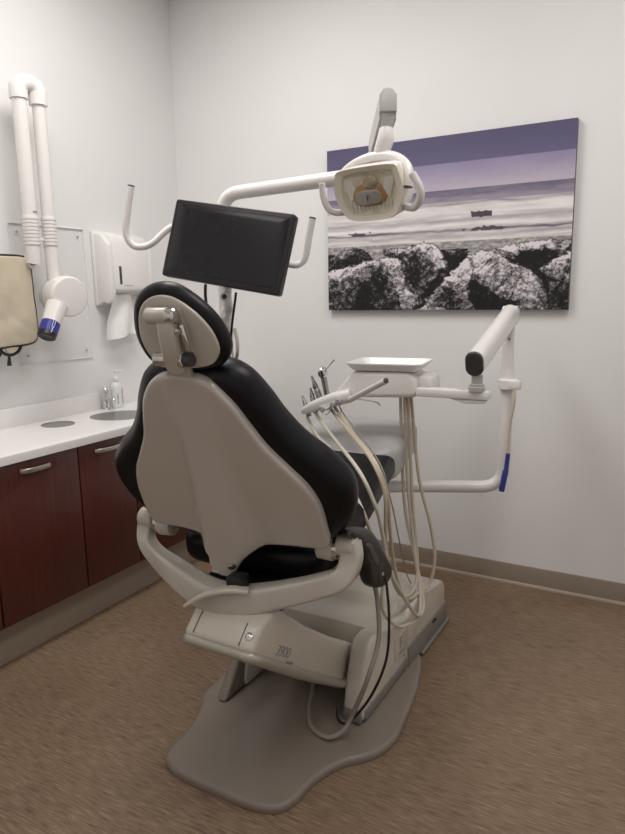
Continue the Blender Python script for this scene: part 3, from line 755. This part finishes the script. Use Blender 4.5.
MB().pillow(rrect(.064, .090, .030, 6), lambda u, v, d: a0+V((u, 0, 0))+V((0, -dn.z, dn.y)).normalized()*-v*-1*(-1)+dn*d, -.004, .010, .006, K=3).build('end_cap', DGREY, sa)
MB().lathe([(.020, 0), (.020, .030), (.026, .032), (.026, .040), (.030, .042), (.030, .056)], (2.066, -.875, 1.147), (0, 0, -1), 20).build('swivel', GREYM, du)
RZ = R(8)
DX = V((math.cos(RZ), math.sin(RZ), 0)); DY = V((-math.sin(RZ), math.cos(RZ), 0))
DO = V((1.70, -.75, 0))
def DF(x, y, z): return DO+DX*x+DY*y+UP*z
MD = Matrix.Rotation(RZ, 3, 'Z')
MB().box((1.975, -.862, 1.075), (.27, .055, .032), bev=.005).prism([(1.97, 1.058), (2.10, 1.058), (2.095, 1.046), (2.02, 1.043)], lambda u, v, d: V((u, d, v)), -.885, -.840, .003).build('support_arm', WHITEM, du)
body = [(-.135, 1.142), (.085, 1.144), (.115, 1.128), (.120, 1.060), (.108, 1.050), (-.170, 1.040), (-.228, 1.036), (-.190, 1.078)]
MB().prism(body, lambda u, v, d: DF(u, d, v), -.145, .06, .016, 4).build('control_head', WHITEM, du)
MB().prism([(.09, 1.130), (.165, 1.128), (.175, 1.060), (.09, 1.056)], lambda u, v, d: DF(u, d, v), -.10, .06, .012, 3).build('head_side', WHITEM, du)
MB().tube([DF(-.14, -.12, 1.036), DF(-.06, -.13, 1.030), DF(-.03, -.133, 1.024), DF(-.022, -.133, 1.012)], .003, n=8).build('wire_hook', STEEL, du)
hb0, hb1 = V((1.598, -.945, 1.040)), V((1.812, -1.10, 1.142))
MB().tube([hb0, hb1], .0112, n=16).build('grab_handle', WHITEM, du)
MB().lathe([(.0108, 0), (.008, .002), (.002, .0025)], hb1, hb1-hb0, 16).build('handle_cap', DGREY, du)
# tool holder
hp = [(1.585, -.90, 1.052), (1.52, -.915, 1.034), (1.45, -.925, 1.008), (1.402, -.930, .986), (1.380, -.932, .974)]
th = MB().tube(hp, 1, smooth=6, sec=[(p.x, p.y) for p in rrect(.066, .036, .014, 5)], up=(0, 0, 1), scales=[1.45, 1.5, 1.3, .95, .5]).build('tool_holder', WHITEM, du)
MB().lathe([(.024, -.014), (.027, 0), (.024, .014)], (1.50, -.952, 1.020), (0, -1, .2), 20).build('holder_knuckle', WHITEM, du)
for x, z in ((1.488, 1.000), (1.535, 1.020), (1.56, 1.035)):
    MB().lathe([(.010, 0), (.012, .003), (.012, .018), (.008, .022)], (x, -.955, z), (0, -1, 0), 14).build('toggle', GREYM, du)
for c in ((1.50, -.955, .995), (1.552, -.955, 1.005)):
    MB().tube([V(c)+V((math.cos(a)*.018, -.008, math.sin(a)*.018)) for a in [R(k*20) for k in range(10, 19)]], .002, n=6).build('wire_guard', STEEL, du)
# tray
tw, td = .298, .25
def TF(u, v, d): return DF(-.010+u, -.035+v, 1.147+d)
tray = [];
t0, t1 = rrect(tw-.05, td-.05, .02), rrect(tw, td, .03)
b = MB(); prof = [(0, .0), (1, .026), (1.0, .030), (.96, .030), (.05, .007)]
rings = []
for k, d in prof:
    rings.append([TF(*(p.lerp(q, k)), d) for p, q in zip(t0, t1)])
b.ringface(rings)
b.build('instrument_tray', WHITEP, label='shallow white rectangular tray lying on the delivery unit head', category='tray')

# handpieces with hoses (each held by the holder: things of their own)
def hose(pts, r, m, parent):
    return MB().tube(pts, r, n=10, smooth=7).build('hose', m, parent)
HG = 'handpieces on the delivery unit'
HSTEEL = mat('handpiece_steel', (.36, .34, .325), .25, metal=1, noise_amt=.15, noise_scale=120)
def handpiece(loc, base, tip, label, rs, hose_pts, m, hr_=.0066, syringe=False, cap=HSTEEL):
    t = thing('air_water_syringe' if syringe else 'dental_handpiece', loc, label, 'syringe' if syringe else 'handpiece', None if syringe else HG)
    b0_, t0_ = V(base), V(tip); d_ = t0_-b0_; L_ = d_.length
    MB().lathe([(rs*.9, -.035), (rs, -.02), (rs, L_*.35), (rs*.75, L_*.45), (rs*.95, L_*.52), (rs*.6, L_*.75), (rs*.45, L_*.9), (rs*.35, L_)] if not syringe else [(rs*.85, -.035), (rs*.9, L_*.5), (rs, L_*.72)], b0_, d_, 16).build('body', cap, t)
    if syringe:
        MB().lathe([(rs, L_*.70), (rs*1.55, L_*.8), (rs*1.55, L_*.98), (rs*1.1, L_*1.05), (rs*.3, L_*1.06)], b0_, d_, 18).build('head', CHROME, t)
        top = b0_+d_*.92
        MB().tube([top, top+V((.020, .0, .012)), top+V((.038, .0, .032)), top+V((.052, 0, .045))], .003, smooth=4, radii=[.004, .0026, .003, .0045]).build('nozzle', STEEL, t)
        MB().lathe([(.006, 0), (.006, .006), (.002, .007)], b0_+d_*1.04, d_, 12).build('button', CHROME, t)
    hose(hose_pts, hr_, m, t)
    return t
H1 = [(1.393,-.915,.965),(1.398,-.925,.945),(1.484,-1.0,.895),(1.662,-1.2,.885),(1.825,-1.345,.775),(1.858,-1.325,.677),(1.880,-1.235,.519),(1.895,-1.10,.344),(1.898,-1.0,.245),(1.889,-.91,.222),(1.868,-.86,.275),(1.812,-.82,.435),(1.765,-.80,.62),(1.741,-.79,1.045)]
H2 = [(1.426,-.92,.990),(1.440,-.935,.975),(1.476,-.96,.948),(1.611,-1.1,.915),(1.80,-1.295,.868),(1.862,-1.32,.785),(1.878,-1.295,.697),(1.885,-1.265,.553),(1.880,-1.285,.403),(1.882,-1.17,.281),(1.888,-1.06,.234),(1.892,-.96,.223),(1.862,-.87,.279),(1.818,-.82,.437),(1.778,-.80,.705),(1.756,-.785,1.045)]
H3 = [(1.500,-.925,1.005),(1.513,-.93,.985),(1.664,-1.06,.925),(1.812,-1.215,.882),(1.866,-1.235,.786),(1.862,-1.215,.67),(1.852,-1.18,.545),(1.855,-1.10,.387),(1.852,-.99,.307),(1.848,-.88,.312),(1.830,-.82,.406),(1.800,-.80,.625),(1.768,-.78,1.045)]
H4 = [(1.520,-.925,1.010),(1.532,-.93,.990),(1.676,-1.06,.925),(1.822,-1.215,.882),(1.868,-1.22,.78),(1.862,-1.18,.652),(1.845,-1.10,.486),(1.850,-1.04,.348),(1.852,-.96,.284),(1.858,-.87,.274),(1.876,-.80,.285),(1.888,-.775,.385),(1.868,-.775,.525),(1.815,-.775,.725),(1.775,-.765,1.045)]
handpiece((1.396,-.93,.98), (1.396,-.93,.989), (1.376,-.93,1.040), 'steel handpiece in the outermost left slot of the tool holder', .0095, H1, TAN)
handpiece((1.427,-.93,1.0), (1.430,-.93,1.008), (1.414,-.93,1.074), 'short steel handpiece second from the outer end of the holder', .0110, H2, TAN)
handpiece((1.459,-.93,1.02), (1.459,-.93,1.030), (1.420,-.93,1.122), 'dark tall steel handpiece beside the air and water syringe', .0125, H3, OCHRE)
handpiece((1.492,-.93,1.03), (1.490,-.93,1.044), (1.468,-.93,1.150), 'chrome air and water syringe with angled nozzle on the tool holder', .0125, H4, OCHRE, syringe=True)
MB().tube([(1.548,-.93,1.02),(1.56,-.935,.985),(1.812,-1.17,.878),(1.868,-1.19,.754),(1.862,-1.09,.565),(1.83,-.95,.40),(1.800,-.83,.300),(1.79,-.78,.262)], .0025, n=8, smooth=7).build('thin_tube', GREYH, label='thin grey tube running from tool holder down to pedestal top', category='tube')
# hanging blue tipped tube
s = thing('hanging_tube', (2.072, -.385, .59), 'tan tube with blue end hanging from the delivery post clamp', 'tube')
MB().tube([(2.088, -.385, 1.04), (2.092, -.388, .98), (2.078, -.386, .88), (2.074, -.386, .745)], .0055, n=8, smooth=6).build('cord', OCHRE, s)
MB().tube([(2.074, -.386, .755), (2.068, -.386, .68), (2.066, -.386, .676), (2.052, -.387, .585)], .010, n=10, radii=[.009, .010, .0125, .0125]).build('blue_end', BLUE, s, label='blue end sleeve')

# ------------------------------------------------------------------ operatory light
ol = thing('operatory_light', (1.14, -1.1, .5), 'white operatory light on a long tube arm above the chair', 'dental light')
MB().tube(fillet([(1.36, -1.02, .62), (1.14, -1.1, .62), (1.14, -1.1, 1.812), (1.80, -1.1, 1.828)], .085, 9), .0250, n=20).build('pole', WHITEM, ol)
MB().lathe([(.03, -.02), (.03, .04), (.022, .055), (.022, .08)], (1.765, -1.1, 1.81), (0, 0, 1), 20).build('knuckle', WHITEM, ol)
f0, f1 = V((1.763, -1.08, 1.90)), V((1.951, -1.42, 1.934))
fa = MB().tube([f0, f1], 1, sec=[(p.x, p.y) for p in cr([(.023, .0), (.023, .03), (.012, .044), (0, .047), (-.012, .044), (-.023, .03), (-.023, -.03), (.023, -.03)], 1)], up=(0, 0, 1)).build('flex_arm', GREYM, ol)
fd = (f1-f0).normalized(); fs = fd.cross(UP).normalized()
MB().prism(cr([(.024, .0), (.024, .030), (.013, .045), (0, .048), (-.013, .045), (-.024, .03), (-.024, -.012), (.024, -.012)], 1), lambda u, v, d: f1+fs*u+UP*v+fd*d, -.01, .010, .002).build('end_cover', mat('pale_grey_enamel', (.60, .585, .57), .3, coat=.2, noise_amt=.02), fa)
MB().prism([(-.020, -.012), (.020, -.012), (.012, -.062), (-.012, -.062)], lambda u, v, d: f1+fs*u+UP*v+fd*d, -.03, .004, .002).build('end_bracket', GREYM, fa)
MB().tube([(1.945, -1.415, 1.880), (1.945, -1.42, 1.855), (1.938, -1.42, 1.835), (1.926, -1.415, 1.810), (1.920, -1.41, 1.79)], .022, smooth=6, n=18, radii=[.020, .023, .023, .020, .017]).build('neck', WHITEM, ol)
MB().tube([(1.80, -1.41, 1.765), (1.835, -1.415, 1.790), (1.880, -1.42, 1.805), (1.925, -1.425, 1.809), (1.975, -1.435, 1.801), (2.014, -1.45, 1.775), (2.029, -1.462, 1.742), (2.028, -1.466, 1.716)], .0155, n=14, smooth=6).build('head_yoke', WHITEM, ol)
MB().lathe([(.0152, 0), (.0154, .004), (.004, .005)], (2.028, -1.466, 1.717), (0, 0, -1), 14).build('yoke_cap', DGREY, ol)
HC = V((1.919, -1.46, 1.712)); HN = V((-.05, -.955, -.29)).normalized(); HX = HN.cross(UP).normalized()*-1
HX = V((1, -.05, .02)).normalized(); HX = (HX-HN*HX.dot(HN)).normalized(); HU = HX.cross(HN)*1.0
if HU.z < 0: HU = -HU
def HF(u, v, d): return HC+HX*u+HU*v+HN*d
ho_ = cr([(-.098, .052), (-.080, .068), (0, .071), (.080, .068), (.098, .052), (.105, .0), (.087, -.048), (.062, -.069), (0, -.073), (-.062, -.069), (-.087, -.048), (-.105, .0)], 4)
hd_ = MB().pillow(ho_, lambda u, v, d: HF(u*(1-.0*d), v, d), -.085, .0, .002, K=5, rb=.035, cb=.02, cen=(0, 0)).build('head_housing', WHITEM, ol)
# bezel ring, reflector, shield and lens
b = MB(); rings = []
for k, d in ((1.0, .0), (1.01, .010), (.98, .018), (.80, .012), (.76, .004)):
    rings.append([HF(p.x*k, p.y*k, d) for p in ho_])
b.ringface(rings, True, True, False); b.build('bezel', CREAM, ol)
b = MB(); rings = []
for k, d in ((.78, .0065), (.74, .0055), (.60, .0040), (.35, .0030), (.15, .0026), (.02, .0025)):
    rings.append([HF(p.x*k, p.y*k, d) for p in ho_])
b.ringface(rings, True, False, True); rf = b.build('reflector', REFL, ol)
b = MB()
for k in range(-5, 6):
    b.box(HF(k*.0125, -.034, .006), (.0035, .026, .003), Matrix((HX, HU, HN)).transposed())
for k in (-1, 1):
    b.prism([(k*.078, .035), (k*.050, .035), (k*.040, .005), (k*.060, -.02)], HF, .004, .0075)
b.build('facet', mat('facet_mirror', (.80, .83, .84), .35, metal=.25, noise_amt=.1, noise_scale=60), rf)
b = MB().pillow(cr([(-.040, .0), (-.034, .016), (-.015, .020), (.015, .020), (.034, .016), (.040, 0), (.034, -.016), (.015, -.020), (-.015, -.020), (-.034, -.016)], 3), lambda u, v, d: HF(u-.004, v-.012, d), .005, .0125, .003, K=3)
sd_ = b.build('bulb_shield', BULB, ol)
MB().pillow(cr([(-.052, 0), (-.036, .026), (0, .034), (.036, .026), (.052, 0), (.036, -.024), (0, -.028), (-.036, -.024)], 4), lambda u, v, d: HF(u-.002, v-.008, d), .004, .0085, .003, K=3).build('amber_ring', mat('amber_ring', (.50, .30, .14), .3, metal=.3, noise_amt=.3, noise_scale=50), ol)
lettering('F', 'shield_letter', .024, HF(-.010, -.021, .0130), HX, HU, INK, sd_)
MB().ball(HF(.006, .026, .008), (.022, .020, .006), Matrix((HX, HU, HN)).transposed()).build('bulb', mat('bulb_glass', (.45, .36, .26), .15, metal=.5, noise_amt=.2, noise_scale=60), ol)
MB().prism([p*.80 for p in ho_], HF, .0145, .0165).build('lens', LENS, ol)
MB().tube([HF(-.138, .044, .02), HF(-.139, .004, .022), HF(-.128, -.030, .020), HF(-.108, -.044, .005), HF(-.085, -.046, -.02)], .0095, smooth=6).build('handle', WHITEM, ol)
MB().tube([HF(.136, .036, .02), HF(.153, .000, .022), HF(.150, -.030, .020), HF(.124, -.052, .005), HF(.085, -.050, -.02)], .0105, smooth=6).build('handle', WHITEM, ol)

# ------------------------------------------------------------------ monitor
TL, TR, BR_, BL = V((1.108, -1.314, 1.775)), V((1.557, -1.254, 1.698)), V((1.519, -1.312, 1.435)), V((1.070, -1.372, 1.514))
mc = (TL+TR+BR_+BL)/4; mx = ((TR-TL)+(BR_-BL)).normalized(); mu = ((TL-BL)+(TR-BR_)); mu = (mu-mx*mu.dot(mx)).normalized(); mn = mx.cross(mu)
MW = ((TR-TL).length+(BR_-BL).length)/2; MH = ((TL-BL).length+(TR-BR_).length)/2
def MF(u, v, d): return mc+mx*u+mu*v+mn*d
mo = thing('monitor', mc-V((0, 0, .16)), 'black flat monitor tilted sideways behind the headrest, on white handled bracket', 'monitor')
MB().pillow(rrect(MW, MH, .010, 4), MF, -.035, .004, .004, K=3, rb=.012).build('casing', BLACKP, mo)
MB().pillow(rrect(MW-.030, MH-.032, .003, 2), lambda u, v, d: MF(u, v+.003, d), .002, .0048, .0008, K=2).build('screen', SCREEN, mo)
MB().tube([(.902,-1.322,1.837),(.883,-1.328,1.75),(.87,-1.331,1.675),(.883,-1.32,1.633),(.907,-1.302,1.622),(.945,-1.276,1.635),(1.008,-1.229,1.695),(1.10,-1.20,1.69),(1.25,-1.18,1.64),(1.37,-1.13,1.575),(1.443,-1.100,1.545),(1.470,-1.082,1.550),(1.487,-1.075,1.575),(1.50,-1.072,1.64),(1.514,-1.068,1.705)], .0125, n=14, smooth=6).build('handle', WHITEM, mo)
for p, q in (((.902,-1.322,1.837), (.018,.005,.08)), ((1.514,-1.068,1.705), (.014,.004,.065))):
    MB().lathe([(.0127, -.002), (.0127, .003), (.003, .004)], p, q, 14).build('handle_cap', DGREY, mo)
MB().box(MF(0, 0, -.06), (.11, .11, .05), Matrix((mx, mu, mn)).transposed(), bev=.008).build('rear_mount', WHITEM, mo)
MB().tube([MF(0, 0, -.07), MF(-.01, -.08, -.075), V((1.235, -1.215, 1.44)), V((1.23, -1.205, 1.395)), V((1.15, -1.11, 1.37))], .020, smooth=5, n=16, radii=[.018, .018, .016, .018, .026]).build('bracket_arm', WHITEM, mo)
MB().lathe([(.012, -.024), (.015, -.020), (.015, .020), (.010, .024)], (1.240, -1.240, 1.436), (.6, -.75, 0), 18).build('bracket_knuckle', WHITEM, mo)
MB().lathe([(.009, 0), (.009, .003), (.003, .004)], (1.2545, -1.2575, 1.436), (.6, -.75, 0), 14).build('knuckle_cap', DGREY, mo)
MB().tube([(1.282, -1.225, 1.45), (1.275, -1.222, 1.423), (1.24, -1.20, 1.33), (1.21, -1.18, 1.22), (1.16, -1.13, 1.10)], .0045, n=8, smooth=5).build('cable', BLACKP, mo)
MB().tube([(1.205, -1.30, 1.48), (1.203, -1.30, 1.43), (1.20, -1.28, 1.36), (1.16, -1.15, 1.25)], .0055, n=8, smooth=5).build('cable', BLACKP, mo)
MB().tube([(1.25, -1.20, 1.32), (1.262, -1.20, 1.27), (1.258, -1.20, 1.22), (1.235, -1.19, 1.20), (1.20, -1.16, 1.25), (1.16, -1.12, 1.32)], .007, n=8, smooth=6).build('cable_loop', STEEL, mo)

# ------------------------------------------------------------------ lines under the armrest
MB().tube([(1.908,-1.42,.555),(1.925,-1.425,.496),(1.940,-1.45,.377),(1.925,-1.505,.263),(1.866,-1.48,.120),(1.84,-1.50,.062),(1.80,-1.535,.046),(1.735,-1.52,.052),(1.690,-1.46,.060),(1.665,-1.40,.066),(1.64,-1.33,.10)], .0075, n=10, smooth=7).build('grey_tube', GREYH, label='grey tube hanging below the armrest to the base plate', category='tube')
MB().tube([(1.945,-1.41,.575),(1.954,-1.42,.551),(1.971,-1.44,.448),(1.970,-1.46,.323),(1.925,-1.475,.194),(1.850,-1.468,.078),(1.815,-1.462,.056),(1.790,-1.445,.060),(1.785,-1.43,.085),(1.79,-1.405,.10)], .0045, n=8, smooth=7).build('power_cord', BLACKP, label='thin black cord looping from armrest down beside the pedestal', category='cord')

# ------------------------------------------------------------------ lights
def area(name, loc, sx, sy, power, col=(1, .972, .945)):
    l = bpy.data.lights.new(name, 'AREA'); l.shape = 'RECTANGLE'; l.size = sx; l.size_y = sy; l.energy = power; l.color = col
    l.spread = R(180)
    o = bpy.data.objects.new(name, l); COL.objects.link(o); o.location = loc; return o
area('ceiling_panel_light', (1.0, -1.45, H-.03), .6, 1.2, 29)
area('ceiling_panel_light', (2.65, -1.45, H-.03), .6, 1.2, 20)
area('ceiling_panel_light', (1.0, -3.3, H-.03), .6, 1.2, 8)
area('ceiling_panel_light', (2.65, -3.3, H-.03), .6, 1.2, 6)
w = bpy.data.worlds.new('room_world'); w.use_nodes = True; bpy.context.scene.world = w
w.node_tree.nodes['Background'].inputs['Color'].default_value = (.9, .92, 1, 1)
w.node_tree.nodes['Background'].inputs['Strength'].default_value = .05

# ------------------------------------------------------------------ camera
yaw, pitch, roll, fpx = .5163, .1835, -.0166, 661.63
fw = V((-math.sin(yaw)*math.cos(pitch), math.cos(yaw)*math.cos(pitch), -math.sin(pitch)))
r0 = V((math.cos(yaw), math.sin(yaw), 0)); u0 = r0.cross(fw)
rr = r0*math.cos(roll)+u0*math.sin(roll); uu = -r0*math.sin(roll)+u0*math.cos(roll)
cam = bpy.data.cameras.new('camera'); co_ = bpy.data.objects.new('camera', cam); COL.objects.link(co_)
Mx = Matrix((rr, uu, -fw)).transposed().to_4x4(); Mx.translation = V((2.7081, -3.1959, 1.4393))
co_.matrix_world = Mx
cam.sensor_fit = 'VERTICAL'; cam.sensor_height = 24; cam.lens = fpx/834*24; cam.clip_start = .05
sc_ = bpy.context.scene; sc_.camera = co_
sc_.view_settings.view_transform = 'Standard'; sc_.view_settings.look = 'None'
sc_.view_settings.exposure = 0.0; sc_.view_settings.gamma = 1.0
sc_.view_settings.use_curve_mapping = False
sc_.cycles.max_bounces = 10; sc_.cycles.transparent_max_bounces = 16
